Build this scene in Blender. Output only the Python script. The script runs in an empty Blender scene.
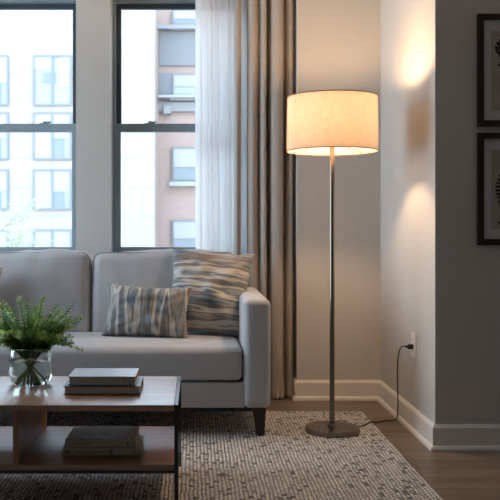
import bpy, bmesh, math, random
from mathutils import Vector, Matrix, noise
PI = math.pi
C = bpy.context.scene.collection
sc = bpy.context.scene
F, VX, VY, H = 850.0, 195.0, 230.0, 0.95        # focal length in px, vanishing point, camera height

def P(px, py, d):
    "point at distance d seen at that place of the photograph"
    return Vector(((px - VX) * d / F, d, H - (py - VY) * d / F))

# ------------------------------------------------------------------ materials
def newmat(name):
    m = bpy.data.materials.new(name); m.use_nodes = True
    nt = m.node_tree; nt.nodes.clear()
    out = nt.nodes.new('ShaderNodeOutputMaterial')
    return m, nt, out
def N(nt, typ, **kw):
    n = nt.nodes.new(typ)
    for k, v in kw.items():
        if k.startswith('i_'):
            key = k[2:].replace('_', ' ')
            n.inputs[key].default_value = v
        else: setattr(n, k, v)
    return n
def L(nt, a, b): nt.links.new(a, b)
def c4(c): return (c[0], c[1], c[2], 1)
def hexc(r, g, b):
    f = lambda v: (v/255/12.92) if v/255 <= .04045 else ((v/255+.055)/1.055)**2.4
    return (f(r), f(g), f(b))
def pbsdf(nt, out, col=(.5,.5,.5), rough=.6, metal=0, spec=.5):
    p = N(nt, 'ShaderNodeBsdfPrincipled')
    p.inputs['Base Color'].default_value = c4(col)
    p.inputs['Roughness'].default_value = rough
    p.inputs['Metallic'].default_value = metal
    p.inputs['Specular IOR Level'].default_value = spec
    L(nt, p.outputs[0], out.inputs[0]); return p
def mapping(nt, scale=(1,1,1), rot=(0,0,0), loc=(0,0,0)):
    tc = N(nt, 'ShaderNodeTexCoord'); mp = N(nt, 'ShaderNodeMapping')
    mp.inputs['Scale'].default_value = scale; mp.inputs['Rotation'].default_value = rot; mp.inputs['Location'].default_value = loc
    L(nt, tc.outputs['Object'], mp.inputs[0]); return mp
def ramp(nt, stops, interp='LINEAR'):
    r = N(nt, 'ShaderNodeValToRGB'); r.color_ramp.interpolation = interp
    e = r.color_ramp.elements
    while len(e) < len(stops): e.new(.5)
    for el, (p, c) in zip(e, stops): el.position = p; el.color = c4(c)
    return r
def bump(nt, height, p, strength=.3, dist=.002):
    b = N(nt, 'ShaderNodeBump'); b.inputs['Strength'].default_value = strength; b.inputs['Distance'].default_value = dist
    L(nt, height, b.inputs['Height']); L(nt, b.outputs[0], p.inputs['Normal']); return b
def plain(name, col, rough=.5, metal=0, spec=.5, var=0.06, scale=12, bs=.05):
    m, nt, out = newmat(name); p = pbsdf(nt, out, col, rough, metal, spec)
    mp = mapping(nt); n = N(nt, 'ShaderNodeTexNoise'); n.inputs['Scale'].default_value = scale; n.inputs['Detail'].default_value = 4
    L(nt, mp.outputs[0], n.inputs[0])
    r = ramp(nt, [(.3, tuple(v*(1-var) for v in col)), (.7, tuple(min(1, v*(1+var)) for v in col))])
    L(nt, n.outputs[0], r.inputs[0]); L(nt, r.outputs[0], p.inputs['Base Color'])
    if bs: bump(nt, n.outputs[0], p, bs, .002)
    return m
def fabric(name, col, fine=900, var=.1, translucent=0):
    m, nt, out = newmat(name); p = pbsdf(nt, out, col, .9, 0, .2)
    p.inputs['Sheen Weight'].default_value = .15
    mp = mapping(nt)
    a = N(nt, 'ShaderNodeTexWave', wave_type='BANDS', bands_direction='X'); a.inputs['Scale'].default_value = fine/6.28/2; a.inputs['Distortion'].default_value = .6
    b = N(nt, 'ShaderNodeTexWave', wave_type='BANDS', bands_direction='Z'); b.inputs['Scale'].default_value = fine/6.28/2; b.inputs['Distortion'].default_value = .6
    n = N(nt, 'ShaderNodeTexNoise'); n.inputs['Scale'].default_value = 170; n.inputs['Detail'].default_value = 5
    for x in (a, b, n): L(nt, mp.outputs[0], x.inputs[0])
    ad = N(nt, 'ShaderNodeMath', operation='ADD'); L(nt, a.outputs['Fac'], ad.inputs[0]); L(nt, b.outputs['Fac'], ad.inputs[1])
    ad2 = N(nt, 'ShaderNodeMath', operation='MULTIPLY_ADD'); L(nt, n.outputs[0], ad2.inputs[0]); ad2.inputs[1].default_value = 1.5; L(nt, ad.outputs[0], ad2.inputs[2])
    mr = N(nt, 'ShaderNodeMapRange'); mr.inputs['From Min'].default_value = .6; mr.inputs['From Max'].default_value = 2.9
    L(nt, ad2.outputs[0], mr.inputs[0])
    r = ramp(nt, [(0, tuple(v*(1-var) for v in col)), (1, tuple(min(1, v*(1+var)) for v in col))])
    L(nt, mr.outputs[0], r.inputs[0]); L(nt, r.outputs[0], p.inputs['Base Color'])
    bump(nt, ad2.outputs[0], p, .25, .0008)
    if translucent:
        t = N(nt, 'ShaderNodeBsdfTranslucent'); L(nt, r.outputs[0], t.inputs[0])
        mx = N(nt, 'ShaderNodeMixShader'); mx.inputs[0].default_value = translucent
        L(nt, p.outputs[0], mx.inputs[1]); L(nt, t.outputs[0], mx.inputs[2]); L(nt, mx.outputs[0], out.inputs[0])
    return m
def wood(name, dark, light, axis=0, rough=.35, spec=.5, planks=None, fine=1.0, coat=0):
    m, nt, out = newmat(name); p = pbsdf(nt, out, light, rough, 0, spec); p.inputs['Coat Weight'].default_value = coat; p.inputs['Coat Roughness'].default_value = .32; p.inputs['Coat IOR'].default_value = 1.6
    s = [38*fine]*3; s[axis] = 1.6*fine
    mp = mapping(nt, tuple(s))
    n = N(nt, 'ShaderNodeTexNoise'); n.inputs['Scale'].default_value = 1; n.inputs['Detail'].default_value = 8; n.inputs['Distortion'].default_value = .5
    L(nt, mp.outputs[0], n.inputs[0])
    r = ramp(nt, [(.32, dark), (.55, tuple((a+b)/2 for a, b in zip(dark, light))), (.72, light)])
    L(nt, n.outputs[0], r.inputs[0]); col = r.outputs[0]
    if planks:
        mp2 = mapping(nt)
        bt = N(nt, 'ShaderNodeTexBrick'); bt.offset = .37; bt.squash = 1
        for k, v in (('Scale', 1), ('Brick Width', planks[0]), ('Row Height', planks[1]), ('Mortar Size', .0018), ('Mortar Smooth', .1)): bt.inputs[k].default_value = v
        bt.inputs['Color1'].default_value = (.78,.78,.78,1); bt.inputs['Color2'].default_value = (1.12,1.1,1.08,1); bt.inputs['Mortar'].default_value = (.35,.33,.3,1)
        L(nt, mp2.outputs[0], bt.inputs[0])
        mx = N(nt, 'ShaderNodeMix', data_type='RGBA', blend_type='MULTIPLY'); mx.inputs[0].default_value = 1
        L(nt, col, mx.inputs[6]); L(nt, bt.outputs[0], mx.inputs[7]); col = mx.outputs[2]
    L(nt, col, p.inputs['Base Color'])
    bump(nt, n.outputs[0], p, .12, .001)
    rr = N(nt, 'ShaderNodeMapRange'); rr.inputs['To Min'].default_value = rough*.85; rr.inputs['To Max'].default_value = rough*1.2
    L(nt, n.outputs[0], rr.inputs[0]); L(nt, rr.outputs[0], p.inputs['Roughness'])
    return m
def rug_mat():
    m, nt, out = newmat('woven_wool'); p = pbsdf(nt, out, (.5,.5,.5), .95, 0, .1)
    tc = N(nt, 'ShaderNodeTexCoord'); sp = N(nt, 'ShaderNodeSeparateXYZ')
    nz = N(nt, 'ShaderNodeTexNoise'); nz.inputs['Scale'].default_value = 14
    L(nt, tc.outputs['Object'], nz.inputs[0])
    vm = N(nt, 'ShaderNodeVectorMath', operation='MULTIPLY_ADD'); vm.inputs[1].default_value = (.012,.012,0)
    L(nt, nz.outputs['Color'], vm.inputs[0]); L(nt, tc.outputs['Object'], vm.inputs[2])
    L(nt, vm.outputs[0], sp.inputs[0])
    def mth(op, a, b=None, c=None):
        n = N(nt, 'ShaderNodeMath', operation=op)
        for i, v in enumerate((a, b, c)):
            if v is None: continue
            if isinstance(v, (int, float)): n.inputs[i].default_value = v
            else: L(nt, v, n.inputs[i])
        return n.outputs[0]
    u = mth('DIVIDE', sp.outputs[0], .0150); v = mth('DIVIDE', sp.outputs[1], .026)
    fu = mth('FLOOR', u); par = mth('MODULO', fu, 2.0); v2 = mth('MULTIPLY_ADD', mth('ABSOLUTE', par), .5, v)
    fv = mth('FLOOR', v2)
    cu = mth('SUBTRACT', mth('SUBTRACT', u, fu), .5); cv = mth('SUBTRACT', mth('SUBTRACT', v2, fv), .5)
    r2 = mth('ADD', mth('MULTIPLY', cu, cu), mth('MULTIPLY', cv, cv))
    hgt = mth('SUBTRACT', 1.0, mth('MULTIPLY', r2, 3.6))
    hgt = mth('MAXIMUM', hgt, 0.0)
    cb = N(nt, 'ShaderNodeCombineXYZ'); L(nt, fu, cb.inputs[0]); L(nt, fv, cb.inputs[1])
    wn = N(nt, 'ShaderNodeTexWhiteNoise'); L(nt, cb.outputs[0], wn.inputs[0])
    r = ramp(nt, [(0, hexc(120,116,114)), (.07, hexc(150,145,140)), (.12, hexc(200,195,188)), (.6, hexc(220,215,207)), (1, hexc(236,231,223))])
    L(nt, wn.outputs[0], r.inputs[0])
    edge = N(nt, 'ShaderNodeMapRange'); edge.inputs['From Min'].default_value = .05; edge.inputs['From Max'].default_value = .6; edge.inputs['To Min'].default_value = .2; edge.inputs['To Max'].default_value = 1
    L(nt, hgt, edge.inputs[0])
    mx = N(nt, 'ShaderNodeMix', data_type='RGBA', blend_type='MIX')
    L(nt, edge.outputs[0], mx.inputs[0]); mx.inputs[6].default_value = c4(hexc(92,87,84)); L(nt, r.outputs[0], mx.inputs[7])
    L(nt, mx.outputs[2], p.inputs['Base Color'])
    bump(nt, hgt, p, .9, .006)
    return m
def stripes(name, axis, seed):
    "brush-stroke stripes: varies along one axis, drawn out along the other"
    m, nt, out = newmat(name); p = pbsdf(nt, out, (.5,.5,.5), .9, 0, .2)
    s = [1.5, 1.5, 1.5]; s[axis] = 14
    mp = mapping(nt, tuple(s), loc=(seed, seed*1.7, 0))
    n = N(nt, 'ShaderNodeTexNoise'); n.inputs['Scale'].default_value = 1; n.inputs['Detail'].default_value = 4; n.inputs['Roughness'].default_value = .55
    n.inputs['Distortion'].default_value = .08
    L(nt, mp.outputs[0], n.inputs[0])
    a, b, c, d, e, f = hexc(200,197,190), hexc(104,116,124), hexc(150,155,158), hexc(126,112,102), hexc(190,182,170), hexc(96,106,114)
    r = ramp(nt, [(0, a), (.32, f), (.385, b), (.42, c), (.455, d), (.49, b), (.525, e), (.56, a), (.60, b), (.64, c), (.69, d), (1, a)])
    L(nt, n.outputs[0], r.inputs[0])
    L(nt, r.outputs[0], p.inputs['Base Color'])
    mp2 = mapping(nt); w = N(nt, 'ShaderNodeTexNoise'); w.inputs['Scale'].default_value = 260; L(nt, mp2.outputs[0], w.inputs[0])
    bump(nt, w.outputs[0], p, .3, .001)
    return m
def metal(name, col, rough=.3, aniso=0):
    m, nt, out = newmat(name); p = pbsdf(nt, out, col, rough, 1)
    mp = mapping(nt, (40, 40, 400)); n = N(nt, 'ShaderNodeTexNoise'); n.inputs['Scale'].default_value = 3
    L(nt, mp.outputs[0], n.inputs[0])
    rr = N(nt, 'ShaderNodeMapRange'); rr.inputs['To Min'].default_value = rough*.8; rr.inputs['To Max'].default_value = rough*1.3
    L(nt, n.outputs[0], rr.inputs[0]); L(nt, rr.outputs[0], p.inputs['Roughness']); return m
def pane_glass(name):
    m, nt, out = newmat(name)
    t = N(nt, 'ShaderNodeBsdfTransparent'); t.inputs[0].default_value = (.96,.98,.98,1)
    g = N(nt, 'ShaderNodeBsdfGlossy'); g.inputs['Roughness'].default_value = .02
    f = N(nt, 'ShaderNodeFresnel'); f.inputs[0].default_value = 1.45
    mx = N(nt, 'ShaderNodeMixShader'); L(nt, f.outputs[0], mx.inputs[0]); L(nt, t.outputs[0], mx.inputs[1]); L(nt, g.outputs[0], mx.inputs[2])
    L(nt, mx.outputs[0], out.inputs[0]); return m
def clear(name, ior, col=(1,1,1), rough=0):
    m, nt, out = newmat(name); g = N(nt, 'ShaderNodeBsdfGlass'); g.inputs['IOR'].default_value = ior; g.inputs['Color'].default_value = c4(col); g.inputs['Roughness'].default_value = rough
    L(nt, g.outputs[0], out.inputs[0]); return m
def cloth_thin(name, col, transp, transl, weave=1400):
    m, nt, out = newmat(name)
    mp = mapping(nt); n = N(nt, 'ShaderNodeTexNoise'); n.inputs['Scale'].default_value = 160; n.inputs['Detail'].default_value = 3
    L(nt, mp.outputs[0], n.inputs[0])
    r = ramp(nt, [(.3, tuple(v*.985 for v in col)), (.7, col)]); L(nt, n.outputs[0], r.inputs[0])
    d = N(nt, 'ShaderNodeBsdfDiffuse'); t = N(nt, 'ShaderNodeBsdfTranslucent'); x = N(nt, 'ShaderNodeBsdfTransparent')
    L(nt, r.outputs[0], d.inputs[0]); L(nt, r.outputs[0], t.inputs[0])
    a = N(nt, 'ShaderNodeMixShader'); a.inputs[0].default_value = transl; L(nt, d.outputs[0], a.inputs[1]); L(nt, t.outputs[0], a.inputs[2])
    b = N(nt, 'ShaderNodeMixShader'); b.inputs[0].default_value = transp; L(nt, a.outputs[0], b.inputs[1]); L(nt, x.outputs[0], b.inputs[2])
    L(nt, b.outputs[0], out.inputs[0]); return m
def shade_mat():
    m, nt, out = newmat('linen_shade')
    tc = N(nt, 'ShaderNodeTexCoord'); sp = N(nt, 'ShaderNodeSeparateXYZ'); L(nt, tc.outputs['Object'], sp.inputs[0])
    at = N(nt, 'ShaderNodeMath', operation='ARCTAN2'); L(nt, sp.outputs[1], at.inputs[0]); L(nt, sp.outputs[0], at.inputs[1])
    cb = N(nt, 'ShaderNodeCombineXYZ'); L(nt, at.outputs[0], cb.inputs[0]); L(nt, sp.outputs[2], cb.inputs[1])
    def st(sc_):
        mp = N(nt, 'ShaderNodeMapping'); mp.inputs['Scale'].default_value = sc_; L(nt, cb.outputs[0], mp.inputs[0])
        n = N(nt, 'ShaderNodeTexNoise'); n.inputs['Scale'].default_value = 1; n.inputs['Detail'].default_value = 4; L(nt, mp.outputs[0], n.inputs[0]); return n.outputs[0]
    a, b = st((60, 12, 1)), st((4, 300, 1))
    ad = N(nt, 'ShaderNodeMath', operation='ADD'); L(nt, a, ad.inputs[0]); L(nt, b, ad.inputs[1])
    r = ramp(nt, [(.35, hexc(188,178,166)), (.65, hexc(212,203,192))])
    hf = N(nt, 'ShaderNodeMath', operation='MULTIPLY'); hf.inputs[1].default_value = .5; L(nt, ad.outputs[0], hf.inputs[0]); L(nt, hf.outputs[0], r.inputs[0])
    d = N(nt, 'ShaderNodeBsdfDiffuse'); t = N(nt, 'ShaderNodeBsdfTranslucent')
    L(nt, r.outputs[0], d.inputs[0]); L(nt, r.outputs[0], t.inputs[0])
    mx = N(nt, 'ShaderNodeMixShader'); mx.inputs[0].default_value = SHADE_TR; L(nt, d.outputs[0], mx.inputs[1]); L(nt, t.outputs[0], mx.inputs[2])
    L(nt, mx.outputs[0], out.inputs[0]); return m
def emis(name, col, s):
    m, nt, out = newmat(name); e = N(nt, 'ShaderNodeEmission'); e.inputs[0].default_value = c4(col); e.inputs[1].default_value = s
    L(nt, e.outputs[0], out.inputs[0]); return m
def brickwall(name, c1, c2, mortar, bw, bh, ms):
    m, nt, out = newmat(name); p = pbsdf(nt, out, c1, .9, 0, .1)
    mp = mapping(nt, rot=(PI/2, 0, 0)); bt = N(nt, 'ShaderNodeTexBrick')
    for k, v in (('Scale', 1), ('Brick Width', bw), ('Row Height', bh), ('Mortar Size', ms)): bt.inputs[k].default_value = v
    bt.inputs['Color1'].default_value = c4(c1); bt.inputs['Color2'].default_value = c4(c2); bt.inputs['Mortar'].default_value = c4(mortar)
    L(nt, mp.outputs[0], bt.inputs[0]); L(nt, bt.outputs[0], p.inputs['Base Color']); return m
def leafmat(name, a, b):
    m, nt, out = newmat(name); p = pbsdf(nt, out, a, .5, 0, .4)
    mp = mapping(nt); n = N(nt, 'ShaderNodeTexNoise'); n.inputs['Scale'].default_value = 30; L(nt, mp.outputs[0], n.inputs[0])
    r = ramp(nt, [(.35, a), (.65, b)]); L(nt, n.outputs[0], r.inputs[0]); L(nt, r.outputs[0], p.inputs['Base Color'])
    t = N(nt, 'ShaderNodeBsdfTranslucent'); L(nt, r.outputs[0], t.inputs[0])
    mx = N(nt, 'ShaderNodeMixShader'); mx.inputs[0].default_value = .3; L(nt, p.outputs[0], mx.inputs[1]); L(nt, t.outputs[0], mx.inputs[2]); L(nt, mx.outputs[0], out.inputs[0])
    return m

SHADE_TR = .50
M = dict(
    wall=plain('wall_paint', hexc(193,191,186), .85, 0, .2, .015, 3, .02),
    ceil=plain('ceiling_paint', hexc(225,223,218), .9, 0, .2, .015, 3, 0),
    trim=plain('trim_paint', hexc(226,222,214), .45, 0, .4, .015, 5, 0),
    floor=wood('oak_floor', hexc(104,89,75), hexc(146,128,110), 0, .38, .4, planks=(1.9, .13)),
    rug=rug_mat(),
    rug_edge=plain('rug_binding', hexc(140,134,126), .95, 0, .1, .1, 200, .2),
    sofa=fabric('grey_linen', hexc(186,187,189), 900, .15),
    welt=fabric('linen_welt', hexc(160,156,151)),
    black=plain('black_metal', hexc(26,26,28), .38, 0, .5, .1, 30, .02),
    blackwood=plain('black_wood', hexc(24,22,22), .4, 0, .4, .1, 30, .02),
    walnut=wood('walnut_x', hexc(98,60,34), hexc(160,108,66), 0, .38, 1.0, coat=.4),
    walnutz=wood('walnut_z', hexc(100,64,38), hexc(160,110,70), 2, .40, .5),
    winframe=plain('window_frame_paint', hexc(132,147,154), .4, 0, .5, .03, 10, 0),
    windark=plain('window_track', hexc(62,74,82), .5, 0, .4, .03, 10, 0),
    pane=pane_glass('window_glass'),
    vase=clear('vase_glass', 1.42, (.97,.99,.985)),
    water=clear('vase_water', 1.33, (.98,1,.99)),
    leaf=leafmat('fresh_leaf', hexc(116,156,70), hexc(192,212,124)),
    leaf2=leafmat('deep_leaf', hexc(76,122,56), hexc(138,172,86)),
    stem=plain('green_stem', hexc(96,118,52), .6, 0, .3, .1, 40, 0),
    sheer=cloth_thin('sheer_voile', (.93,.93,.93), .34, .74),
    drape=fabric('taupe_drape', hexc(178,169,160), 700, .05, .16),
    nickel=metal('brushed_nickel', hexc(136,126,114), .28),
    shade=shade_mat(),
    rim=plain('shade_rim', hexc(150,118,84), .7, 0, .2, .05, 60, 0),
    bulb=emis('warm_bulb', (1, .65, .39), 430),
    cord=plain('black_cord', hexc(22,18,16), .5, 0, .4, .05, 40, 0),
    plastic=plain('white_plastic', hexc(232,229,222), .35, 0, .5, .01, 20, 0),
    slot=plain('dark_slot', hexc(40,36,34), .6, 0, .2, .02, 20, 0),
    frame=wood('dark_walnut_frame', hexc(34,20,14), hexc(60,38,27), 2, .4, .4),
    mat=plain('picture_mat', hexc(196,196,200), .8, 0, .2, .01, 30, 0),
    paper=plain('print_paper', hexc(168,164,152), .8, 0, .2, .06, 14, 0),
    ink=plain('print_ink', hexc(28,28,26), .8, 0, .2, .06, 30, 0),
    pages=plain('page_block', hexc(200,194,184), .85, 0, .2, .08, 300, .1),
    grey_cover=plain('grey_book_cover', hexc(184,189,196), .35, 0, .5, .05, 25, 0),
    dark_cover=plain('dark_book_cover', hexc(30,28,30), .4, 0, .5, .05, 25, 0),
    spine=plain('cream_spine', hexc(190,182,168), .5, 0, .4, .04, 40, 0),
    spine2=plain('beige_spine', hexc(184,175,160), .5, 0, .4, .04, 40, 0),
    mark=plain('spine_print', hexc(84,78,72), .6, 0, .3, .04, 40, 0),
    stripe_x=stripes('ikat_vertical', 0, 3.1),
    stripe_y=stripes('ikat_horizontal', 1, 7.4),
    pale=fabric('pale_linen', hexc(214,206,204)),
    facade=brickwall('pale_facade', (.236,.213,.190), (.243,.220,.196), (.208,.190,.172), 3.2, 1.52, .05),
    brick=brickwall('pink_brick', (.225,.160,.138), (.245,.175,.152), (.25,.198,.176), .45, .15, .02),
    concrete=plain('pale_concrete', (.18,.178,.182), .9, 0, .1, .04, .5, 0),
    grey_bay=plain('grey_cladding', (.138,.140,.148), .9, 0, .1, .04, .5, 0),  # flat grey of the bay panels
    farframe=plain('far_window_frame', (.125,.132,.142), .6, 0, .3, .02, 2, 0),
    farglass=plain('far_window_glass', (.165,.182,.192), .3, 0, .5, .1, .6, 0),
    farblind=plain('far_window_blind', (.235,.235,.232), .8, 0, .1, .02, 2, 0),
    fardark=plain('far_window_dark', (.095,.115,.13), .3, 0, .5, .1, 1, 0),
    asphalt=plain('asphalt', (.30,.30,.30), .9, 0, .1, .1, .3, 0),
    bark=plain('bark', (.25,.23,.19), .9, 0, .1, .2, 6, 0),
    treeleaf=leafmat('pale_spring_leaf', (.30,.38,.22), (.38,.44,.28)),
)
def photo_cover():
    m, nt, out = newmat('landscape_cover'); p = pbsdf(nt, out, (.5,.5,.5), .3, 0, .5)
    mp = mapping(nt, (9, 14, 1), loc=(.4, .2, 0)); n = N(nt, 'ShaderNodeTexNoise'); n.inputs['Scale'].default_value = 1; n.inputs['Detail'].default_value = 6; n.inputs['Distortion'].default_value = .8
    L(nt, mp.outputs[0], n.inputs[0])
    r = ramp(nt, [(.35, hexc(58,50,46)), (.45, hexc(112,86,68)), (.55, hexc(96,100,108)), (.62, hexc(150,128,108)), (.75, hexc(176,172,172))])
    L(nt, n.outputs[0], r.inputs[0]); L(nt, r.outputs[0], p.inputs['Base Color']); return m
M['photo'] = photo_cover()

# ------------------------------------------------------------------ geometry helpers
def obj(name, bm, m, parent=None, smooth=False, loc=None, rot=None, auto=None):
    bmesh.ops.recalc_face_normals(bm, faces=bm.faces)
    me = bpy.data.meshes.new(name); bm.to_mesh(me); bm.free()
    me.materials.append(M[m] if isinstance(m, str) else m)
    if smooth:
        for f in me.polygons: f.use_smooth = True
        if auto:
            try: me.set_sharp_from_angle(angle=math.radians(auto))
            except Exception: pass
    o = bpy.data.objects.new(name, me); C.objects.link(o)
    if parent: o.parent = parent
    if loc: o.location = loc
    if rot: o.rotation_euler = rot
    return o
def empty(name, loc, rz=0):
    o = bpy.data.objects.new(name, None); C.objects.link(o); o.empty_display_size = .1
    o.location = loc; o.rotation_euler = (0, 0, rz); return o
def tag(o, label=None, cat=None, group=None, kind=None):
    if label: o['label'] = label
    if cat: o['category'] = cat
    if group: o['group'] = group
    if kind: o['kind'] = kind
    return o
def box(bm, a, b, bev=0, seg=2):
    a, b = Vector(a), Vector(b); c = (a+b)/2; s = b-a
    r = bmesh.ops.create_cube(bm, size=1, matrix=Matrix.Translation(c) @ Matrix.Diagonal((abs(s.x), abs(s.y), abs(s.z), 1)))
    if bev:
        vs = set(r['verts']); es = [e for e in bm.edges if e.verts[0] in vs and e.verts[1] in vs]
        bmesh.ops.bevel(bm, geom=es, offset=bev, segments=seg, affect='EDGES', profile=.5)
def bx(a, b, bev=0, seg=2):
    bm = bmesh.new(); box(bm, a, b, bev, seg); return bm
def prism(bm, poly, axis, lo, hi):
    "extrude a 2D outline along an axis"
    def pt(u, v, w): return {'x': (w, u, v), 'y': (u, w, v), 'z': (u, v, w)}[axis]
    A = [bm.verts.new(pt(u, v, lo)) for u, v in poly]; B = [bm.verts.new(pt(u, v, hi)) for u, v in poly]
    n = len(poly)
    for i in range(n): bm.faces.new((A[i], A[(i+1) % n], B[(i+1) % n], B[i]))
    bm.faces.new(A[::-1]); bm.faces.new(B)
def lathe(bm, prof, seg=64, cx=0, cy=0, close=False):
    rings = []
    for r, z in prof:
        if r < 1e-6: rings.append([bm.verts.new((cx, cy, z))])
        else: rings.append([bm.verts.new((cx+r*math.cos(2*PI*i/seg), cy+r*math.sin(2*PI*i/seg), z)) for i in range(seg)])
    pairs = list(zip(rings, rings[1:]))
    if close: pairs.append((rings[-1], rings[0]))
    for a, b in pairs:
        for i in range(seg):
            j = (i+1) % seg
            if len(a) == 1 and len(b) == 1: continue
            if len(a) == 1: bm.faces.new((a[0], b[i], b[j]))
            elif len(b) == 1: bm.faces.new((a[i], a[j], b[0]))
            else: bm.faces.new((a[i], a[j], b[j], b[i]))
def tube(bm, pts, r, seg=8, caps=True):
    pts = [Vector(p) for p in pts]; rs = r if isinstance(r, (list, tuple)) else [r]*len(pts)
    prev = None; ref = Vector((0, 0, 1))
    t0 = (pts[1]-pts[0]).normalized()
    if abs(t0.dot(ref)) > .9: ref = Vector((1, 0, 0))
    nrm = t0.cross(ref).normalized(); first = None
    for i, p in enumerate(pts):
        t = (pts[min(i+1, len(pts)-1)]-pts[max(i-1, 0)]).normalized()
        nrm = (nrm - t*nrm.dot(t)).normalized(); bn = t.cross(nrm)
        ring = [bm.verts.new(p + rs[i]*(math.cos(2*PI*k/seg)*nrm + math.sin(2*PI*k/seg)*bn)) for k in range(seg)]
        if prev:
            for k in range(seg): bm.faces.new((prev[k], prev[(k+1) % seg], ring[(k+1) % seg], ring[k]))
        else: first = ring
        prev = ring
    if caps: bm.faces.new(first[::-1]); bm.faces.new(prev)
def spline(ctrl, n=8):
    "Catmull-Rom through the control points"
    c = [Vector(p) for p in ctrl]; c = [2*c[0]-c[1]] + c + [2*c[-1]-c[-2]]; out = []
    for i in range(1, len(c)-2):
        for k in range(n):
            t = k/n; a, b, d, e = c[i-1], c[i], c[i+1], c[i+2]
            out.append(.5*((2*b)+(d-a)*t+(2*a-5*b+4*d-e)*t*t+(-a+3*b-3*d+e)*t**3))
    out.append(c[-2]); return out
def soft_box(hx, hy, hz, r, puff=(0,0,0), fn=None, n=14, k=5):
    "a rounded, slightly puffed upholstery block centred on the origin"
    bm = bmesh.new(); h = (hx, hy, hz)
    def coords(H_):
        e = [H_-r + r*math.tan(PI/4*i/k) for i in range(k+1)]
        inner = [(-(H_-r)) + 2*(H_-r)*i/n for i in range(1, n)]
        return [-v for v in e[::-1]] + inner + e
    cs = [coords(v) for v in h]; cache = {}
    def vert(p):
        key = tuple(round(v, 6) for v in p)
        if key in cache: return cache[key]
        q = [max(-(h[i]-r), min(h[i]-r, p[i])) for i in range(3)]
        d = Vector([p[i]-q[i] for i in range(3)])
        w = Vector(q) + (d.normalized()*r if d.length > 1e-9 else d)
        u = [w[i]/h[i] for i in range(3)]
        for ax in range(3):
            if puff[ax]:
                o = [j for j in range(3) if j != ax]
                w[ax] += puff[ax]*u[ax]*max(0, 1-abs(u[o[0]])**2.6)*max(0, 1-abs(u[o[1]])**2.6)
        if fn: w = fn(w, u)
        cache[key] = bm.verts.new(w); return cache[key]
    for ax in range(3):
        o = [j for j in range(3) if j != ax]
        for s in (-1, 1):
            A, B = cs[o[0]], cs[o[1]]
            for i in range(len(A)-1):
                for j in range(len(B)-1):
                    q = []
                    for a, b in ((A[i], B[j]), (A[i+1], B[j]), (A[i+1], B[j+1]), (A[i], B[j+1])):
                        p = [0, 0, 0]; p[ax] = s*h[ax]; p[o[0]] = a; p[o[1]] = b; q.append(vert(p))
                    if len(set(q)) == 4: bm.faces.new(q)
    return bm
def struct(name, bm, m, parent=None, **k):
    o = obj(name, bm, m, parent, **k)
    if not parent: o['kind'] = 'structure'
    return o

# ------------------------------------------------------------------ the room
CEIL, WY, AY, FY = 2.60, 4.95, 4.75, 3.67       # ceiling; window wall; alcove back wall; wall facing the camera
XA, XR, XL, XE, RY = .57, 1.037, -2.75, 3.1, -2.2
struct('floor', bx((XL-.2, RY-.2, -.1), (XE+.2, WY+.3, 0)), 'floor')
struct('ceiling', bx((XL-.2, RY-.2, CEIL), (XE+.2, WY+.3, CEIL+.15)), 'ceil')
WT, WB = 2.34, .80
wins = [(-.693-.84, -.693), (-.495, .345), (-.693-.84-.2-.84, -.693-.84-.2)]
def holed(x0, x1, y0, y1, holes, z0, z1):
    bm = bmesh.new(); xs = x0
    for a, b in sorted(holes):
        box(bm, (xs, y0, 0), (a, y1, CEIL)); box(bm, (a, y0, 0), (b, y1, z0)); box(bm, (a, y0, z1), (b, y1, CEIL)); xs = b
    box(bm, (xs, y0, 0), (x1, y1, CEIL)); return bm
struct('wall_window_side', holed(XL, XA, WY, WY+.24, wins, WB, WT), 'wall')
struct('wall_alcove_back', bx((XA, AY, 0), (XR+.1, WY+.24, CEIL)), 'wall')
struct('wall_alcove_right', bx((XR, FY, 0), (XE, AY, CEIL)), 'wall')
LW = (3.15, 4.72, .52, 2.40)                        # opening added in the unseen left wall to bring in cool daylight
bm = bmesh.new()
for p, q in (((RY, 0), (LW[0], CEIL)), ((LW[1], 0), (WY+.24, CEIL)), ((LW[0], 0), (LW[1], LW[2])), ((LW[0], LW[3]), (LW[1], CEIL))): box(bm, (XL-.15, p[0], p[1]), (XL, q[0], q[1]))
struct('wall_left', bm, 'wall')
struct('wall_right', bx((XE, RY, 0), (XE+.15, FY+.2, CEIL)), 'wall')
struct('wall_rear', bx((XL, RY-.15, 0), (XE, RY, CEIL)), 'wall')

def base(name, pts, parent=None):
    "baseboard with shoe moulding: a profile swept along a floor polyline, room on the left of travel"
    prof = [(0, 0), (.026, 0), (.026, .010), (.022, .018), (.014, .024), (.014, .098), (.010, .106), (.007, .112), (0, .112)]
    bm = bmesh.new(); pts = [Vector((p[0], p[1], 0)) for p in pts]; rings = []
    for i, p in enumerate(pts):
        d1 = (p-pts[i-1]).normalized() if i else (pts[1]-p).normalized()
        d2 = (pts[i+1]-p).normalized() if i < len(pts)-1 else d1
        n1, n2 = Vector((-d1.y, d1.x, 0)), Vector((-d2.y, d2.x, 0))
        m = (n1+n2)/max(.2, 1+n1.dot(n2))
        rings.append([bm.verts.new(p + m*a + Vector((0, 0, z))) for a, z in prof])
    for a, b in zip(rings, rings[1:]):
        for k in range(len(prof)): bm.faces.new((a[k], a[(k+1) % len(prof)], b[(k+1) % len(prof)], b[k]))
    bm.faces.new(rings[0]); bm.faces.new(rings[-1][::-1])
    return struct(name, bm, 'trim')
base('baseboard_window', [(XL, WY), (XA, WY)][::-1])
base('baseboard_alcove', [(XE, FY), (XR, FY), (XR, AY), (XA, AY), (XA, WY-.03)])
base('baseboard_left', [(XL, WY-.03), (XL, RY)])

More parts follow.
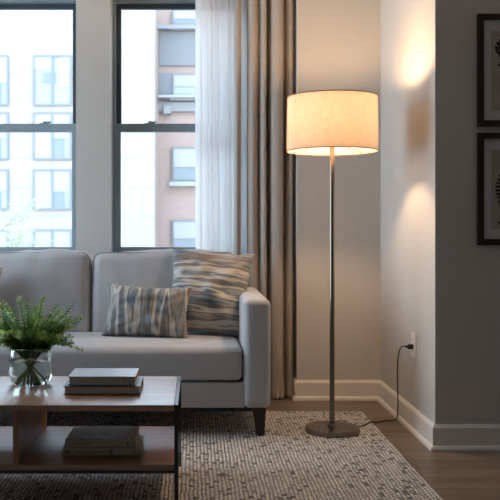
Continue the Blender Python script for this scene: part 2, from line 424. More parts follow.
def lock(parent, x, y, z):
    bm = bmesh.new(); box(bm, (x-.03, y-.012, z), (x+.03, y+.01, z+.006), .002); box(bm, (x-.005, y-.02, z+.006), (x+.045, y-.005, z+.013), .003)
    lathe(bm, [(0, z+.016), (.011, z+.016), (.012, z+.004), (0, z+.004)], 16, x, y); obj('sash_lock', bm, 'winframe', parent)
def window(n, x0, x1):
    y = WY+.15                                       # face of the frame, d = 5.10
    r = empty('window_%d' % n, ((x0+x1)/2, y, WB)); tag(r, kind='structure')
    ox, oy, oz = r.location
    def a(name, boxes, m, bev=.002):
        bm = bmesh.new()
        for p, q in boxes: box(bm, (p[0]-ox, p[1]-oy, p[2]-oz), (q[0]-ox, q[1]-oy, q[2]-oz), bev)
        return obj(name, bm, m, r)
    zm0, zm1 = 1.540, 1.590                          # meeting rail
    a('frame', [((x0, y, WB), (x0+.018, y+.09, WT)), ((x1-.018, y, WB), (x1, y+.09, WT)), ((x0+.018, y, WT-.020), (x1-.018, y+.09, WT)), ((x0+.018, y, WB), (x1-.018, y+.09, WB+.018))], 'winframe')
    def sash(yy, z0, z1, rb, rt, st, m):
        a('sash', [((x0+.018, yy, z0), (x0+.018+st, yy+.032, z1)), ((x1-.018-st, yy, z0), (x1-.018, yy+.032, z1)), ((x0+.018+st, yy, z0), (x1-.018-st, yy+.032, z0+rb)), ((x0+.018+st, yy, z1-rt), (x1-.018-st, yy+.032, z1))], m)
        a('pane', [((x0+.018+st, yy+.012, z0+rb), (x1-.018-st, yy+.018, z1-rt))], 'pane', 0)
    sash(y+.012, WB+.018, zm1, .030, zm1-zm0, .030, 'winframe')
    sash(y+.050, zm0+.004, WT-.020, .040, .030, .030, 'windark')
    lock(r, -.195, .028, zm1-oz); lock(r, .207, .028, zm1-oz)
    struct('window_sill_%d' % n, bx((x0, WY-.012, WB-.022), (x1, y, WB+.001), .002), 'trim')
for i, (a_, b_) in enumerate(wins): window(i+1, a_, b_)

# ------------------------------------------------------------------ rug
bm = bmesh.new(); box(bm, (-2.0, 1.0, .0005), (.8665, 4.40, .012), .004)
tag(obj('area_rug', bm, 'rug'), 'large woven grey and cream wool rug under the sofa, coffee table and lamp', 'rug')
RZ = .012

# ------------------------------------------------------------------ sofa
S = empty('sofa', (-.543, 3.85, 0)); tag(S, 'light grey linen sofa with slim square arms and black tapered legs', 'sofa')
sx = lambda x: x+.543
xi0, xi1, xo0, xo1 = -1.308, .222, -1.43, .344
obj('base', (lambda b: b)(bx((sx(xi0-.01), .012, .14), (sx(xi1+.01), .86, .256), .012, 3)), 'sofa', S, True)
for s_, (a_, b_) in enumerate(((xo0, xi0), (xi1, xo1))):
    bm = soft_box((b_-a_)/2, .43, .247, .028, (.004, .004, .006), n=12)
    obj('arm', bm, 'sofa', S, True, loc=((sx(a_)+sx(b_))/2, .43, .387))
bm = soft_box((xi1-xi0)/2+.01, .055, .325, .03, (0, .004, .004), n=14)
obj('backrest', bm, 'sofa', S, True, loc=((sx(xi0)+sx(xi1))/2, .815, .465))
def wr(amp, sc_, seed, dr=.0):
    def f(w, u):
        n = noise.noise(Vector((w.x*sc_+seed, w.y*sc_, w.z*sc_)))+.5*noise.noise(Vector((w.x*sc_*2.3, w.y*sc_*2.3+seed, w.z*sc_*2.3)))
        return w*(1+amp*n) + Vector((0, 0, -dr*(1-min(1, abs(u[0])**4))*0))
    return f
# seat cushion, one long bench
sw = (xi1-xi0)/2-.004
bm = soft_box(sw, .305, .076, .030, (.0, .008, .016), n=26)
sc_o = obj('seat_cushion', bm, 'sofa', S, True, loc=(sx((xi0+xi1)/2), .312, .340))
def welt(parent, hx, hy, z, r=.0035, rad=.03):
    pts = []
    for cx, cy, a0 in ((hx-rad, hy-rad, 0), (-hx+rad, hy-rad, 90), (-hx+rad, -hy+rad, 180), (hx-rad, -hy+rad, 270)):
        for k in range(6):
            a = math.radians(a0+18*k); pts.append((cx+rad*math.cos(a), cy+rad*math.sin(a), z))
    pts.append(pts[0]); bm = bmesh.new(); tube(bm, pts, r, 6, False); return bm
for z in (.052,):
    obj('piping', welt(None, sw-.001, .303, z, .003), 'welt', sc_o, True)
# two back cushions
cw = (xi1-xi0)/4
for i in range(2):
    cx = xi0+cw+2*cw*i
    def fn(w, u, i=i):
        t = (u[2]+1)/2
        w = w.copy()
        w.z += .010*math.sin(u[0]*2.3+i)*t - .006*u[0]**4*t
        w.y += .006*noise.noise(Vector((w.x*9+5*i, 0, w.z*7)))
        crease = math.exp(-((1-abs(u[0]))/.10)**2)*math.exp(-((1-u[2])/.25)**2)
        w.y += .010*crease*math.sin(w.x*120)*.4
        w.z += .006*noise.noise(Vector((w.x*16, w.y*16, 3*i)))
        return w
    bm = soft_box(cw-.006, .082, .222, .045, (.004, .032, .012), fn, n=26, k=6)
    c = obj('back_cushion', bm, 'sofa', S, True, loc=(sx(cx), .655, .605), rot=(-math.radians(7), 0, 0))
    b2 = welt(None, cw-.008, .220, 0, .003, .045)
    bmesh.ops.rotate(b2, verts=b2.verts, cent=(0,0,0), matrix=Matrix.Rotation(PI/2, 3, 'X'))
    bmesh.ops.translate(b2, verts=b2.verts, vec=(0, -.064, .0))
    obj('piping', b2, 'welt', c, True)
# plinth rail and legs
obj('rail', (lambda: (lambda b: (box(b, (sx(xo0)+.07, .05, .118), (sx(xo1)-.075, .08, .14), .002), box(b, (sx(xo0)+.07, .78, .118), (sx(xo1)-.075, .81, .14), .002), b)[-1])(bmesh.new()))(), 'blackwood', S)
for lx, inn in ((xo0+.045, 1), (xo1-.045, -1)):
    for ly, z0 in ((.045, RZ), (.82, 0.001)):
        bm = bmesh.new(); top = .030; bot = .018
        vs = []
        for z, h, off in ((z0, bot, 0), (.14, top, -.008*inn*-1)):
            vs.append([bm.verts.new((sx(lx)+off*0+dx*h + (0 if z < .1 else inn*.006), ly+dy*h, z)) for dx, dy in ((-1,-1),(1,-1),(1,1),(-1,1))])
        for k in range(4): bm.faces.new((vs[0][k], vs[0][(k+1) % 4], vs[1][(k+1) % 4], vs[1][k]))
        bm.faces.new(vs[0]); bm.faces.new(vs[1]); obj('leg', bm, 'blackwood', S)

# ------------------------------------------------------------------ pillows
def pillow(w, h, T, seed, n=44, pinch=.115):
    bm = bmesh.new(); g = {}
    for s in (1, -1):
        for i in range(n+1):
            for j in range(n+1):
                u = math.sin((2*i/n-1)*PI/2*.999)/math.sin(PI/2*.999); v = math.sin((2*j/n-1)*PI/2*.999)/math.sin(PI/2*.999)
                edge = i in (0, n) or j in (0, n)
                x = u*w/2*(1-pinch*(1-v*v)); y = v*h/2*(1-pinch*(1-u*u))
                t = T/2*max(0, (1-u**4)*(1-v**4))**.5*(.72+.28*(1-u*u*.6)*(1-v*v*.6))
                t += .10*T*noise.noise(Vector((u*2.2+seed, v*2.2, s)))*(1-u*u)*(1-v*v)*2
                # creases running in from the corners
                cr = abs(u*v); t += .05*T*cr*math.sin((u-v)*14+seed)*(1-abs(u)**6)*(1-abs(v)**6)
                t += .004*noise.noise(Vector((u*5+seed, v*5, 7*s)))*(1-u**4)*(1-v**4)
                if edge:
                    if (i, j) not in g: g[(i, j)] = bm.verts.new((x, y, 0))
                    g[(i, j, s)] = g[(i, j)]
                else: g[(i, j, s)] = bm.verts.new((x, y, s*max(t, .0015)))
        for i in range(n):
            for j in range(n): bm.faces.new((g[(i, j, s)], g[(i+1, j, s)], g[(i+1, j+1, s)], g[(i, j+1, s)]))
    def pt(u, v): return (u*w/2*(1-pinch*(1-v*v)), v*h/2*(1-pinch*(1-u*u)), 0)
    loop = []
    for k in range(24): loop.append(pt(-1+2*k/24, -1))
    for k in range(24): loop.append(pt(1, -1+2*k/24))
    for k in range(24): loop.append(pt(1-2*k/24, 1))
    for k in range(24): loop.append(pt(-1, 1-2*k/24))
    loop.append(loop[0])
    b2 = bmesh.new(); tube(b2, loop, .0028, 6, False)
    return bm, b2
def place_pillow(name, w, h, T, seed, m, wm, loc, lean, yaw, roll, label, pinch=.115):
    a, b = pillow(w, h, T, seed, pinch=pinch)
    o = obj(name, a, m, smooth=True); obj('piping', b, wm, o, True)
    Mx = Matrix.Translation(loc) @ Matrix.Rotation(math.radians(yaw), 4, 'Z') @ Matrix.Rotation(math.radians(90-lean), 4, 'X') @ Matrix.Rotation(math.radians(roll), 4, 'Z')
    o.matrix_world = Mx; tag(o, label, 'pillow'); return o
place_pillow('throw_pillow', .43, .265, .155, 2.0, 'stripe_x', 'welt', (-.235, 4.170, .548), 14, -4, -3,
    'small rectangular lumbar pillow with vertical blue-grey and cream streaks, in front on the seat')
place_pillow('throw_pillow', .425, .45, .165, 5.3, 'stripe_y', 'welt', (.070, 4.325, .630), 17, -6, -5,
    'large square pillow with horizontal brown, grey and cream streaks leaning beside the sofa arm')
place_pillow('throw_pillow', .40, .34, .15, 8.1, 'pale', 'pale', (-1.165, 4.28, .590), 16, 8, 4,
    'plain pale pillow at the picture edge behind the green plant')

# ------------------------------------------------------------------ coffee table
TX0, TX1, TY0, TY1, TZ = -1.135, -.055, 2.82, 3.38, .369
T = empty('coffee_table', ((TX0+TX1)/2, (TY0+TY1)/2, RZ)); tag(T, 'walnut coffee table with open lower shelf and thin black metal frame', 'coffee table')
tx, ty, tz = T.location
def tb(name, boxes, m, bev=.0015):
    bm = bmesh.new()
    for p, q in boxes: box(bm, (p[0]-tx, p[1]-ty, p[2]-tz), (q[0]-tx, q[1]-ty, q[2]-tz), bev)
    return obj(name, bm, m, T)
w_ = .014
tb('tabletop', [((TX0+w_, TY0, TZ-.021), (TX1-w_, TY1, TZ))], 'walnut')
tb('shelf', [((TX0+w_, TY0+.004, .150), (TX1-w_, TY1-.004, .170))], 'walnut')
tb('divider', [((-.606, TY0+.006, .170), (-.588, TY1-.006, TZ-.021))], 'walnutz')
for x in (TX0, TX1-w_):
    for y in (TY0, TY1-w_): tb('leg', [((x, y, RZ), (x+w_, y+w_, TZ-.012))], 'black')
    tb('side_rail', [((x, TY0, TZ-.012), (x+w_, TY1, TZ+.001))], 'black')
    tb('side_rail', [((x, TY0+w_, .141), (x+w_, TY1-w_, .153))], 'black')
for y in (TY0, TY1-w_): tb('cross_rail', [((TX0+w_, y, .141), (TX1-w_, y+w_, .150))], 'black')

# ------------------------------------------------------------------ books
def book(x0, x1, y0, y1, z0, th, cover, block, label, rz=0, spine=None, top=None, marks=(), group=None, spine_front=False):
    cx, cy = (x0+x1)/2, (y0+y1)/2; hw, hd = (x1-x0)/2, (y1-y0)/2; c = .0026
    r = empty('book', (cx, cy, z0), math.radians(rz)); tag(r, label, 'book', group)
    bm = bmesh.new(); box(bm, (-hw, -hd, 0), (hw, hd, c), .0008); box(bm, (-hw, -hd, th-c), (hw, hd, th), .0008)
    if spine_front: box(bm, (-hw, -hd, 0), (hw, -hd+c, th), .0010)
    else: box(bm, (-hw, hd-c, 0), (hw, hd, th), .0010)
    obj('cover', bm, cover, r)
    i = .005
    obj('page_block', bx((-hw+i, -hd+(c if spine_front else i), c), (hw-i, hd-(i if spine_front else c), th-c)), block, r)
    if top: obj('cover_picture', bx((-hw+.004, -hd+.006, th-.0002), (hw-.03, hd-.004, th+.0006)), top, r)
    for (a, b, z, h) in marks: obj('spine_marking', bx((-hw+a, -hd-.0004, z), (-hw+b, -hd+.001, z+h)), 'mark', r)
    return r
z = TZ+.0005
book(-.464, -.193, 2.993, 3.175, z, .030, 'dark_cover', 'pages', 'thick dark-covered book on the tabletop, under a smaller grey book')
book(-.452, -.211, 3.020, 3.205, z+.0305, .029, 'grey_cover', 'pages', 'grey-covered book on top of the stack beside the glass vase', top='grey_cover')
z = .1705
random.seed(4)
mk = [(.012, .022, .010, .006)] + [(.05+k*.011, .05+k*.011+.008, .011, .0035) for k in range(9)] + [(.160, .164, .006, .014), (.168, .172, .006, .014), (.245, .251, .010, .007)]
book(-.458, -.186, 2.935, 3.120, z, .027, 'spine', 'pages', 'cream-spined book at the bottom of the pile on the lower shelf', spine_front=True, marks=mk)
mk = [(.030+k*.010, .030+k*.010+.007, .011, .003) for k in range(6)] + [(.214, .220, .008, .011)]
book(-.449, -.205, 2.945, 3.150, z+.0275, .025, 'spine2', 'pages', 'book with a brown and blue landscape photograph cover on the lower shelf', rz=-1, spine_front=True, top='photo', marks=mk)

# ------------------------------------------------------------------ vase, water and greenery
vx_, vy_ = -.620, 3.205
V = empty('glass_vase', (vx_, vy_, TZ+.0008)); tag(V, 'clear round glass vase half full of water on the coffee table', 'vase')
R = .083
VS = 1.08
outer = [(0, 0), (.052, 0), (.064, .004), (.074, .014), (.081, .032), (.083, .055), (.083, .085), (.080, .108), (.076, .122), (.0745, .134)]
inner = [(.0725, .134), (.0740, .122), (.0780, .108), (.0808, .085), (.0808, .055), (.0788, .034), (.071, .018), (.060, .009), (.048, .007), (0, .007)]
bm = bmesh.new(); lathe(bm, [(a, b*VS) for a, b in outer+inner], 64); obj('body', bm, 'vase', V, True)
bm = bmesh.new(); lathe(bm, [(0, .0074), (.048, .0074), (.0598, .0094), (.0706, .0184), (.0784, .034), (.0804, .055), (.0804, .085), (.0800, .091), (0, .091)], 64)
obj('water', bm, 'water', V, True, auto=50)
G = empty('leafy_greenery', (vx_, vy_, TZ+.02)); tag(G, 'bushy green sprigs with small round leaves standing in the glass vase', 'plant')
random.seed(11)
def leaf(bm, p, d, up, l, w):
    d = d.normalized(); s = d.cross(up)
    if s.length < 1e-3: s = Vector((1, 0, 0))
    s.normalize(); n = s.cross(d)
    c = bm.verts.new(p + d*l*.5 - n*l*.08)
    ring = [bm.verts.new(p + d*l*(.5-.5*math.cos(a)) + s*w*.5*math.sin(a)*(1+.15*math.cos(a)) + n*l*.06*abs(math.sin(a))) for a in [2*PI*k/8 for k in range(8)]]
    for k in range(8): bm.faces.new((c, ring[k], ring[(k+1) % 8]))
tips = [(-.22,.10,.155),(-.17,-.02,.20),(-.13,.06,.245),(-.085,-.06,.225),(-.05,.03,.275),(-.015,.00,.262),(.0,-.05,.245),(.035,.05,.265),(.055,-.03,.285),(.09,.04,.24),(.115,-.04,.235),
        (.145,.03,.20),(.165,.0,.255),(.165,-.03,.17),(.188,.03,.075),(.165,-.06,.11),(.125,-.09,.135),(.07,-.10,.15),(.02,-.11,.16),(-.03,-.11,.155),(-.09,-.10,.15),(-.14,-.09,.145),(-.19,-.05,.14),(-.20,.05,.21),
        (-.11,.11,.22),(0,.10,.23),(.11,.10,.20),(-.06,-.09,.20),(.05,-.08,.21),(-.10,.0,.26),(.10,-.08,.19),(-.22,.0,.10),(-.16,-.10,.10)]
for _ in range(24):
    a_ = random.uniform(0, 2*PI); q_ = random.uniform(.03, .15); tips.append((q_*math.cos(a_)*1.25, q_*math.sin(a_)*.8, random.uniform(.15, .225)-q_*.15))
for q, (dx, dy, hz_) in enumerate(tips):
    a = random.uniform(0, 2*PI); f = (dx, dy)
    k = math.hypot(dx, dy)+1e-6; bx_, by_ = -dx/k*.058*random.uniform(.35, 1)+random.uniform(-.012,.012), -dy/k*.05*random.uniform(.2, 1)
    base_p = Vector((bx_, by_, -.008)); neck = Vector((dx*.14, dy*.14, .080)); mid = Vector((dx*.5, dy*.5, .115+hz_*.28)); tip = Vector((dx, dy, hz_+.03))
    pts = spline([base_p, neck, mid, tip], 9)
    bm = bmesh.new()
    i0 = 12; npair = 0
    for i in range(i0, len(pts)):
        for sub in (0, .5):
            if i == len(pts)-1 and sub: continue
            p = pts[i].lerp(pts[min(i+1, len(pts)-1)], sub)
            t = (pts[min(i+1, len(pts)-1)]-pts[i-1]).normalized()
            side = t.cross(Vector((0, 0, 1)));
            if side.length < .05: side = Vector((1, 0, 0))
            side.normalize(); bn = t.cross(side)
            fr = (i-i0)/(len(pts)-i0); ln = .0225*(1-.42*fr)*random.uniform(.8, 1.15)
            ph = npair*1.57+random.uniform(-.4, .4); npair += 1
            for s in (0, PI):
                dr = side*math.cos(ph+s)+bn*math.sin(ph+s)
                leaf(bm, p+dr*.004, dr+t*random.uniform(.1,.6), t+dr*random.uniform(-.5,.5), ln*.86, ln*.86)
    leaf(bm, tip, (pts[-1]-pts[-2]), Vector((1,0,.3)), .012, .008)
    o = obj('sprig', bm, 'leaf' if q % 3 else 'leaf2', G, True)
    b2 = bmesh.new(); sp0 = pts if q % 3 == 0 else pts[9:]; tube(b2, sp0, [.0028-.0019*k/len(sp0) for k in range(len(sp0))], 6); obj('stem', b2, 'stem', o, True)

# ------------------------------------------------------------------ curtains
def curtain(name, path, m, label, z0=.004, z1=CEIL-.001, seed=0, amp=.012, puddle=0.0, nz=60, pinch=0):
    bm = bmesh.new(); pts = spline([(x, y, 0) for x, y in path], 7); rows = []
    cx = sum(p.x for p in pts)/len(pts)
    for j in range(nz+1):
        t = j/nz; zz = z0+(z1-z0)*t**1.25 if t < 1 else z1
        row = []
        for i, p in enumerate(pts):
            sway = amp*noise.noise(Vector((p.x*7+seed, zz*.9, seed)))*(1-t*.6)
            fl = puddle*max(0, 1-zz/.10)**2
            y = p.y+sway*1.2-fl*(1+.6*math.sin(i*.9))
            row.append(bm.verts.new((p.x+sway+(p.x-cx)*fl*.6, y, zz + fl*.1*(1+math.sin(i*1.7)))))
        rows.append(row)
    for a, b in zip(rows, rows[1:]):
        for k in range(len(a)-1): bm.faces.new((a[k], a[k+1], b[k+1], b[k]))
    o = obj(name, bm, m, smooth=True)
    md = o.modifiers.new('thick', 'SOLIDIFY'); md.thickness = .0015; md.offset = 0
    tag(o, label, 'curtain'); return o
def X(px, d): return (px-VX)*d/F
random.seed(3)
sp_ = []
px = 195.5
while px < 245:
    g_ = random.uniform(5.5, 9.0); a_ = random.uniform(.6, 1)
    sp_.append((X(px, 4.90), 4.90+.026*a_)); sp_.append((X(px+g_, 4.90), 4.90-.030*a_)); px += g_-random.uniform(.2, 1.6)
sp_.append((X(248.3, 4.90), 4.92))
curtain('sheer_curtain', sp_, 'sheer', 'sheer white voile curtain hanging over the right part of the window', amp=.006, seed=2)
dp = [(234.5, 4.865), (236, 4.835), (238, 4.830), (240, 4.85), (241, 4.868)]
curtain('drape_curtain', [(X(a, 4.85), b) for a, b in dp], 'drape', 'narrow strip of taupe curtain hanging in front of the sheer voile', amp=.003, seed=1)
dp = [(247.5, 4.865), (249.5, 4.835), (253, 4.815), (256.5, 4.825), (258.5, 4.855), (260, 4.835), (262.5, 4.80), (265.5, 4.80), (267.2, 4.86), (268.2, 4.89), (269.5, 4.85), (271.5, 4.80), (275, 4.78), (279.5, 4.775), (282.5, 4.80), (284, 4.86),
      (285.5, 4.855), (287, 4.81), (290, 4.79), (292.5, 4.81), (293.5, 4.85), (294.3, 4.84)]
curtain('drape_curtain', [(X(a, 4.82), b) for a, b in dp], 'drape', 'wide pleated taupe floor-length curtain between the window and the lamp wall', amp=.010, seed=5, puddle=.03)

# ------------------------------------------------------------------ floor lamp
LX, LY = .638, 3.955
LP = empty('floor_lamp', (LX, LY, RZ)); tag(LP, 'lit floor lamp with cream linen drum shade on a brushed nickel pole', 'floor lamp')
bm = bmesh.new(); lathe(bm, [(0, 0), (.121, 0), (.125, .003), (.125, .020), (.122, .024), (.02, .026), (.018, .034), (.013, .037), (0, .037)], 72); obj('base', bm, 'nickel', LP, True, auto=35)
bm = bmesh.new(); lathe(bm, [(0, .03), (.0115, .03), (.0115, 1.395), (.010, 1.400), (0, 1.400)], 24); obj('pole', bm, 'nickel', LP, True, auto=40)
bm = bmesh.new(); lathe(bm, [(0, 1.400), (.017, 1.400), (.019, 1.41), (.019, 1.435), (.014, 1.44), (0, 1.44)], 24); obj('socket', bm, 'nickel', LP, True, auto=40)
bm = bmesh.new(); lathe(bm, [(0, 1.440), (.012, 1.440), (.014, 1.446), (.030, 1.456), (.040, 1.472), (.041, 1.484), (.034, 1.500), (.018, 1.512), (0, 1.515)], 24); obj('bulb', bm, 'bulb', LP, True)
z0, z1, r0, r1 = 1.317-RZ, 1.567-RZ, .2105, .2075
bm = bmesh.new(); lathe(bm, [(r0, z0), (r1, z1), (r1-.002, z1), (r0-.002, z0)], 96, close=True); sh = obj('lamp_shade', bm, 'shade', LP, True, auto=40)
for rr, zz in ((r0, z0), (r1, z1)):
    bm = bmesh.new(); lathe(bm, [(rr+.0010, zz-.002), (rr+.0010, zz+.002), (rr-.003, zz+.002), (rr-.003, zz-.002)], 96, close=True); obj('rim', bm, 'rim', sh)
bm = bmesh.new()
zt = z1-.012
for k in range(3):
    a = math.radians(90+120*k); tube(bm, [(0, 0, zt), ((r1-.003)*math.cos(a), (r1-.003)*math.sin(a), zt+.008)], .002, 6)
lathe(bm, [(0, zt-.004), (.012, zt-.004), (.012, zt+.004), (0, zt+.004)], 20)
for s in (-1, 1): tube(bm, spline([(s*.016, 0, 1.41), (s*.05, 0, 1.45), (s*.055, 0, 1.50), (s*.03, 0, 1.55), (s*.005, 0, zt)], 5), .0018, 6)
obj('harp', bm, 'nickel', LP, True)
bm = bmesh.new()
for a in (38, 142, 270):
    a = math.radians(a); tube(bm, [(.012*math.cos(a), .012*math.sin(a), z0+.045), ((r0-.003)*math.cos(a), (r0-.003)*math.sin(a), z0+.004)], .0018, 6)
lathe(bm, [(.0116, z0+.038), (.016, z0+.038), (.016, z0+.052), (.0116, z0+.052)], 20, close=True)
obj('shade_support', bm, 'nickel', LP, True)
bm = bmesh.new(); lathe(bm, [(0, zt+.004), (.006, zt+.004), (.005, zt+.014), (.009, zt+.020), (.0095, zt+.026), (.005, zt+.032), (0, zt+.033)], 20); obj('finial', bm, 'nickel', LP, True)
# cord and plug
fl = lambda px, py: (lambda d: ((px-VX)*d/F, d))(807.5/(py-VY))
ctrl = [(.757, 3.995, RZ+.010), (.80, 4.055, RZ+.0045), (.85, 4.13, RZ+.0035), (.90, 4.185, .0045), (.95, 4.222, .0045), (.985, 4.218, .006), (.998, 4.20, .022), (.998, 4.18, .08), (.992, 4.16, .17), (.988, 4.15, .24), (.985, 4.13, .31), (.985, 4.10, .365), (.990, 4.06, .394), (.998, 4.03, .398)]
bm = bmesh.new(); tube(bm, [Vector(p)-Vector((LX, LY, RZ)) for p in spline(ctrl, 8)], .0030, 8); co = obj('power_cord', bm, 'cord', LP, True)
bm = bmesh.new()
tube(bm, [(.994, 4.03, .398), (1.004, 4.024, .398), (1.008, 4.02, .398), (1.0300, 4.02, .398)], [.004, .006, .012, .0125], 12)
bmesh.ops.translate(bm, verts=bm.verts, vec=(-LX, -LY, -RZ)); obj('plug', bm, 'cord', co, True, auto=50)

# ------------------------------------------------------------------ outlet (own object on the wall)
O = empty('wall_outlet', (XR, 4.02, .406)); tag(O, 'white wall outlet with a black plug in it, above the baseboard', 'outlet')
obj('plate', bx((-.006, -.038, -.060), (.0, .038, .060), .0025), 'plastic', O)
for zc in (.022, -.018+.0):
    f_ = obj('receptacle', bx((-.0075, -.017, zc-.015), (-.005, .017, zc+.015), .0015), 'plastic', O)
    if zc > 0:
        bm = bmesh.new()
        for yy in (-.007, .007): box(bm, (-.0079, yy-.0012, zc-.003), (-.0070, yy+.0012, zc+.006))
        obj('slot', bm, 'slot', f_)

# ------------------------------------------------------------------ framed pictures on the wall facing the camera
def picture(zc, label, kind):
    W, Hh, th, fw = .40, .483, .022, .026
    x0 = X(478, FY-.02); cx = x0+W/2
    r = empty('picture_frame', (cx, FY-.0005, zc)); tag(r, label, 'framed picture', 'framed prints beside the alcove')
    bm = bmesh.new(); a, b = W/2, Hh/2
    def mit(u0, v0, u1, v1, i0, j0, i1, j1):
        q = [(u0, v0), (u1, v1), (i1, j1), (i0, j0)]
        A = [bm.verts.new((u, -th, v)) for u, v in q]; B = [bm.verts.new((u, 0, v)) for u, v in q]
        for k in range(4): bm.faces.new((A[k], A[(k+1) % 4], B[(k+1) % 4], B[k]))
        bm.faces.new(A); bm.faces.new(B)
    mit(-a, -b, a, -b, -a+fw, -b+fw, a-fw, -b+fw); mit(a, -b, a, b, a-fw, -b+fw, a-fw, b-fw)
    mit(a, b, -a, b, a-fw, b-fw, -a+fw, b-fw); mit(-a, b, -a, -b, -a+fw, b-fw, -a+fw, -b+fw)
    obj('frame', bm, 'frame', r)
    obj('mat', bx((-a+fw, -.012, -b+fw), (a-fw, -.004, b-fw)), 'mat', r)
    pw, ph = a-fw-.034, b-fw-.034-.012
    pr = obj('print', bx((-pw, -.0128, -ph-.004), (pw, -.0118, ph)), 'paper', r)
    bm = bmesh.new(); random.seed(kind)
    def blob(x, z_, l, ang, w):
        n = 10; vs = []
        for k in range(n):
            t = 2*PI*k/n; lx, lz = l*(.5-.5*math.cos(t)), w*math.sin(t)
            vs.append(bm.verts.new((x+lx*math.cos(ang)-lz*math.sin(ang), -.0131-.00001*random.random(), z_+lx*math.sin(ang)+lz*math.cos(ang))))
        bm.faces.new(vs)
    for st in range(5 if kind == 1 else 6):
        sx_ = -pw+.040+st*(2*pw-.07)/5; hgt = random.uniform(.13, .22) if kind == 2 else random.uniform(.10, .2)
        zb = -ph+.02 if kind == 2 else ph-.04-hgt
        prevx = sx_
        for k in range(14):
            zz = zb+hgt*k/14; xx = sx_+.012*math.sin(k*.5+st)
            blob(xx, zz, .016, random.uniform(.3, .9), .004); blob(xx, zz, .016, PI-random.uniform(.3, .9), .004)
            blob(xx, zz, hgt/12, PI/2, .0012)
    obj('drawing', bm, 'ink', pr); return r
picture(H+(VY-(14+126)/2)*(FY-.02)/F, 'upper of two dark-framed botanical prints on the grey wall', 1)
picture(H+(VY-(134+244)/2)*(FY-.02)/F, 'lower of two dark-framed botanical prints, nearer the outlet height', 2)

# ------------------------------------------------------------------ the street outside
GZ = -12.0
struct('ground_street', bx((-90, 6, GZ-.2), (90, 120, GZ)), 'asphalt')
D1, D2 = 45.0, 48.0
def far_window(parent, x0, x1, z0, z1, y, style, org):
    bm = bmesh.new(); f = .09; xm = x0+(x1-x0)*.5
    for a, b in (((x0-f, z0-f), (x1+f, z0)), ((x0-f, z1), (x1+f, z1+f)), ((x0-f, z0), (x0, z1)), ((x1, z0), (x1+f, z1)), ((xm-f*.6, z0), (xm+f*.6, z1))):
        box(bm, (a[0]-org.x, y-.12-org.y, a[1]-org.z), (b[0]-org.x, y+.1-org.y, b[1]-org.z))
    w = obj('window', bm, 'farframe', parent)
    obj('pane', bx((x0-org.x, y-.03-org.y, z0-org.z), (x1-org.x, y-.01-org.y, z1-org.z)), 'farglass', w)
    hh = z1-z0
    if style == 0: rects = [(x0, xm-.05, z0+hh*.72, z1, 'farblind'), (xm+.35, x1, z0+hh*.35, z1, 'farblind'), (x0+.4, xm+.2, z0+hh*.45, z0+hh*.66, 'fardark')]
    elif style == 1: rects = [(x0, xm-.05, z0, z1, 'farblind'), (xm+.05, x1, z0+hh*.45, z1, 'farblind'), (xm+.05, x1-.3, z0, z0+hh*.44, 'fardark')]
    else: rects = [(x0, x1, z0+hh*.45, z1, 'farblind'), (x0, x1, z0, z0+hh*.35, 'fardark')]
    for a, b, c, d, m in rects: obj('blind' if m == 'farblind' else 'dark_pane', bx((a-org.x, y-.07-org.y, c-org.z), (b-org.x, y-.035-org.y, d-org.z)), m, w)
xE = (154.5-VX)*D1/F
BA = empty('apartment_building', (-14, D1, GZ)); tag(BA, 'pale stone apartment building with grey paired windows seen through the left window', 'building')
org = Vector((-14, D1, GZ)); top = 13.5
obj('wall', bx((-34+14, 0, 0), (xE+14, 2.0, top-GZ)), 'facade', BA)
obj('cornice', bx((-34.2+14, -.4, top-GZ), (xE+14, 2.1, top-GZ+.5)), 'concrete', BA)
rows = [(57, 104), (114, 158), (171, 208), (231, 268), (290, 335)]
for ci, c0 in enumerate((35, -28, -92, -156)):
    for ri, (a, b) in enumerate(rows):
        p, q = P(c0, b, D1), P(c0+35, a, D1); far_window(BA, p.x, q.x, p.z, q.z, D1, (0, 1, 1, 1, 2)[(ri+ci) % 5] if ci else (0, 1, 1, 2, 1)[ri], org)
BB = empty('brick_building', (4, D2, GZ)); tag(BB, 'pink brick building with white window blinds beyond the right window', 'building')
org = Vector((4, D2, GZ)); x0 = (154.5-VX)*D2/F
obj('wall', bx((x0-4, 0, 0), (24-4, 12, 14-GZ)), 'brick', BB)
def pb(name, xa, xb, ya, yb, m, t0=.25, t1=.05):
    p, q = P(xa, yb, D2), P(xb, ya, D2)
    return obj(name, bx((p.x-org.x, -t0, p.z-org.z), (q.x-org.x, t1, q.z-org.z)), m, BB)
pb('pilaster', 154.5, 158.5, 28, 300, 'brick', .5)
pb('cornice', 154.5, 330, 27, 31, 'concrete', .6)
pb('bay_panel', 159, 330, 33, 66, 'grey_bay', .15)
pb('bay_panel', 159, 172, 73, 97, 'grey_bay', .15)
pb('ledge', 158.5, 330, 97, 99.5, 'farblind', .8)
pb('beam', 158.5, 330, 103, 112, 'concrete', .3)
pb('bracket', 164, 171, 107, 115, 'concrete', .6)
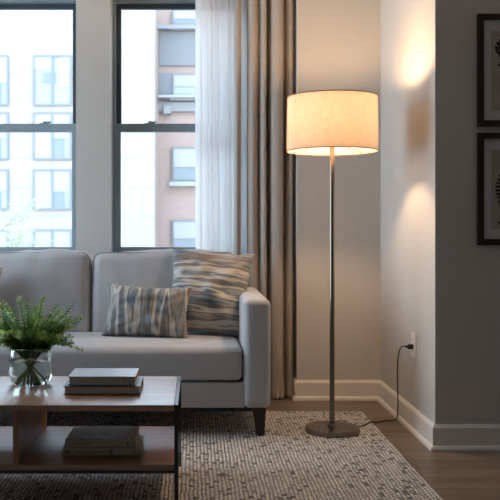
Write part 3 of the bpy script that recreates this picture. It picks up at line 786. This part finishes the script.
for c0 in (172, 216, 260, 304):
    for a, b in ((10, 27), (74, 97), (147.5, 182), (220, 252), (292, 326)):
        p, q = P(c0, b, D2), P(c0+26, a, D2)
        bm = bmesh.new(); box(bm, (p.x-org.x, -.2, p.z-org.z), (q.x-org.x, .02, q.z-org.z)); w = obj('window', bm, 'farframe', BB)
        hh = q.z-p.z
        obj('blind', bx((p.x+.1-org.x, -.26, p.z+hh*.42-org.z), (q.x-.1-org.x, -.21, q.z-.12-org.z)), 'farblind', w)
        obj('pane', bx((p.x+.1-org.x, -.25, p.z+.1-org.z), (q.x-.1-org.x, -.21, p.z+hh*.40-org.z)), 'fardark' if (c0+int(a)) % 3 else 'farglass', w)
        obj('sill', bx((p.x-.15-org.x, -.45, p.z-.25-org.z), (q.x+.15-org.x, 0, p.z-org.z)), 'farblind', w)
# a thin young street tree whose top shows at the left window
TRX, TRY = -8.3, 34.0
TR = empty('street_tree', (TRX, TRY, GZ)); tag(TR, 'thin street tree with pale spring leaves in front of the pale building', 'tree')
random.seed(21); bm = bmesh.new(); tipsl = []
tube(bm, [(0, 0, 0), (.05, 0, 4), (-.05, .1, 9), (0, 0, 13.2)], [.16, .13, .09, .05], 8)
def branch(p, d, l, r, dep):
    q = p+d*l*.5+Vector((random.uniform(-.1,.1),)*3)*l*.3; e = p+d*l; tube(bm, [p, q, e], [r, r*.8, r*.5], 5); tipsl.append(e); tipsl.append(q)
    if dep:
        for _ in range(3):
            dd = (d+Vector((random.uniform(-.8,.8), random.uniform(-.8,.8), random.uniform(-.2,.6)))).normalized(); branch(p+d*l*random.uniform(.5, 1), dd, l*.62, r*.5, dep-1)
for k in range(9):
    a = k*2.4; branch(Vector((0, 0, 8.6+k*.5)), Vector((math.cos(a), math.sin(a), .7)).normalized(), 2.3-.12*k, .04, 2)
obj('trunk', bm, 'bark', TR, True)
bm = bmesh.new()
for e in tipsl:
    for _ in range(5):
        d = Vector((random.uniform(-1,1), random.uniform(-1,1), random.uniform(-1,1))); leaf(bm, e+d*.15, d, Vector((0,.3,1)), .13, .09)
tag(obj('foliage', bm, 'treeleaf', TR), kind='stuff')

# ------------------------------------------------------------------ light
W = bpy.data.worlds.new('sky'); sc.world = W; W.use_nodes = True; nt = W.node_tree; nt.nodes.clear()
wo = N(nt, 'ShaderNodeOutputWorld'); bg = N(nt, 'ShaderNodeBackground'); L(nt, bg.outputs[0], wo.inputs[0])
tc = N(nt, 'ShaderNodeTexCoord'); sp = N(nt, 'ShaderNodeSeparateXYZ'); L(nt, tc.outputs['Generated'], sp.inputs[0])
r = ramp(nt, [(0, (.78,.89,1.0)), (1, (.50,.71,1.0))]); L(nt, sp.outputs[2], r.inputs[0]); L(nt, r.outputs[0], bg.inputs[0])
bg.inputs[1].default_value = 8.2
def portal(x0, x1, z0, z1, y, s):
    l = bpy.data.lights.new('daylight', 'AREA'); l.shape = 'RECTANGLE'; l.size = x1-x0; l.size_y = z1-z0; l.cycles.is_portal = True
    o = bpy.data.objects.new('daylight', l); C.objects.link(o); o.location = ((x0+x1)/2, y, (z0+z1)/2); o.rotation_euler = (-s*PI/2, 0, 0)
for a, b in wins: portal(a, b, WB, WT, WY+.26, 1)

l = bpy.data.lights.new('daylight', 'AREA'); l.shape = 'RECTANGLE'; l.size = LW[3]-LW[2]; l.size_y = LW[1]-LW[0]; l.cycles.is_portal = True  # sky portal for the added opening in the left wall
o = bpy.data.objects.new('daylight', l); C.objects.link(o); o.location = (XL-.16, (LW[0]+LW[1])/2, (LW[2]+LW[3])/2); o.rotation_euler = (0, -PI/2, 0)

# ------------------------------------------------------------------ camera
cam = bpy.data.cameras.new('camera'); co = bpy.data.objects.new('camera', cam); C.objects.link(co); sc.camera = co
co.location = (0, 0, H); co.rotation_euler = (PI/2, 0, 0)
cam.sensor_width = 36; cam.sensor_fit = 'HORIZONTAL'; cam.lens = 36*F/500; cam.shift_x = (250-VX)/500; cam.shift_y = -(250-VY)/500
cam.dof.use_dof = True; cam.dof.focus_distance = 3.7; cam.dof.aperture_fstop = 7.0
sc.view_settings.view_transform = 'Standard'; sc.view_settings.look = 'None'; sc.view_settings.gamma = 1; sc.view_settings.use_curve_mapping = False
sc.view_settings.exposure = 0.18
sc.cycles.use_denoising = True; sc.cycles.max_bounces = 14; sc.cycles.transmission_bounces = 12; sc.cycles.transparent_max_bounces = 16; sc.cycles.diffuse_bounces = 6
sc.cycles.sample_clamp_indirect = 8
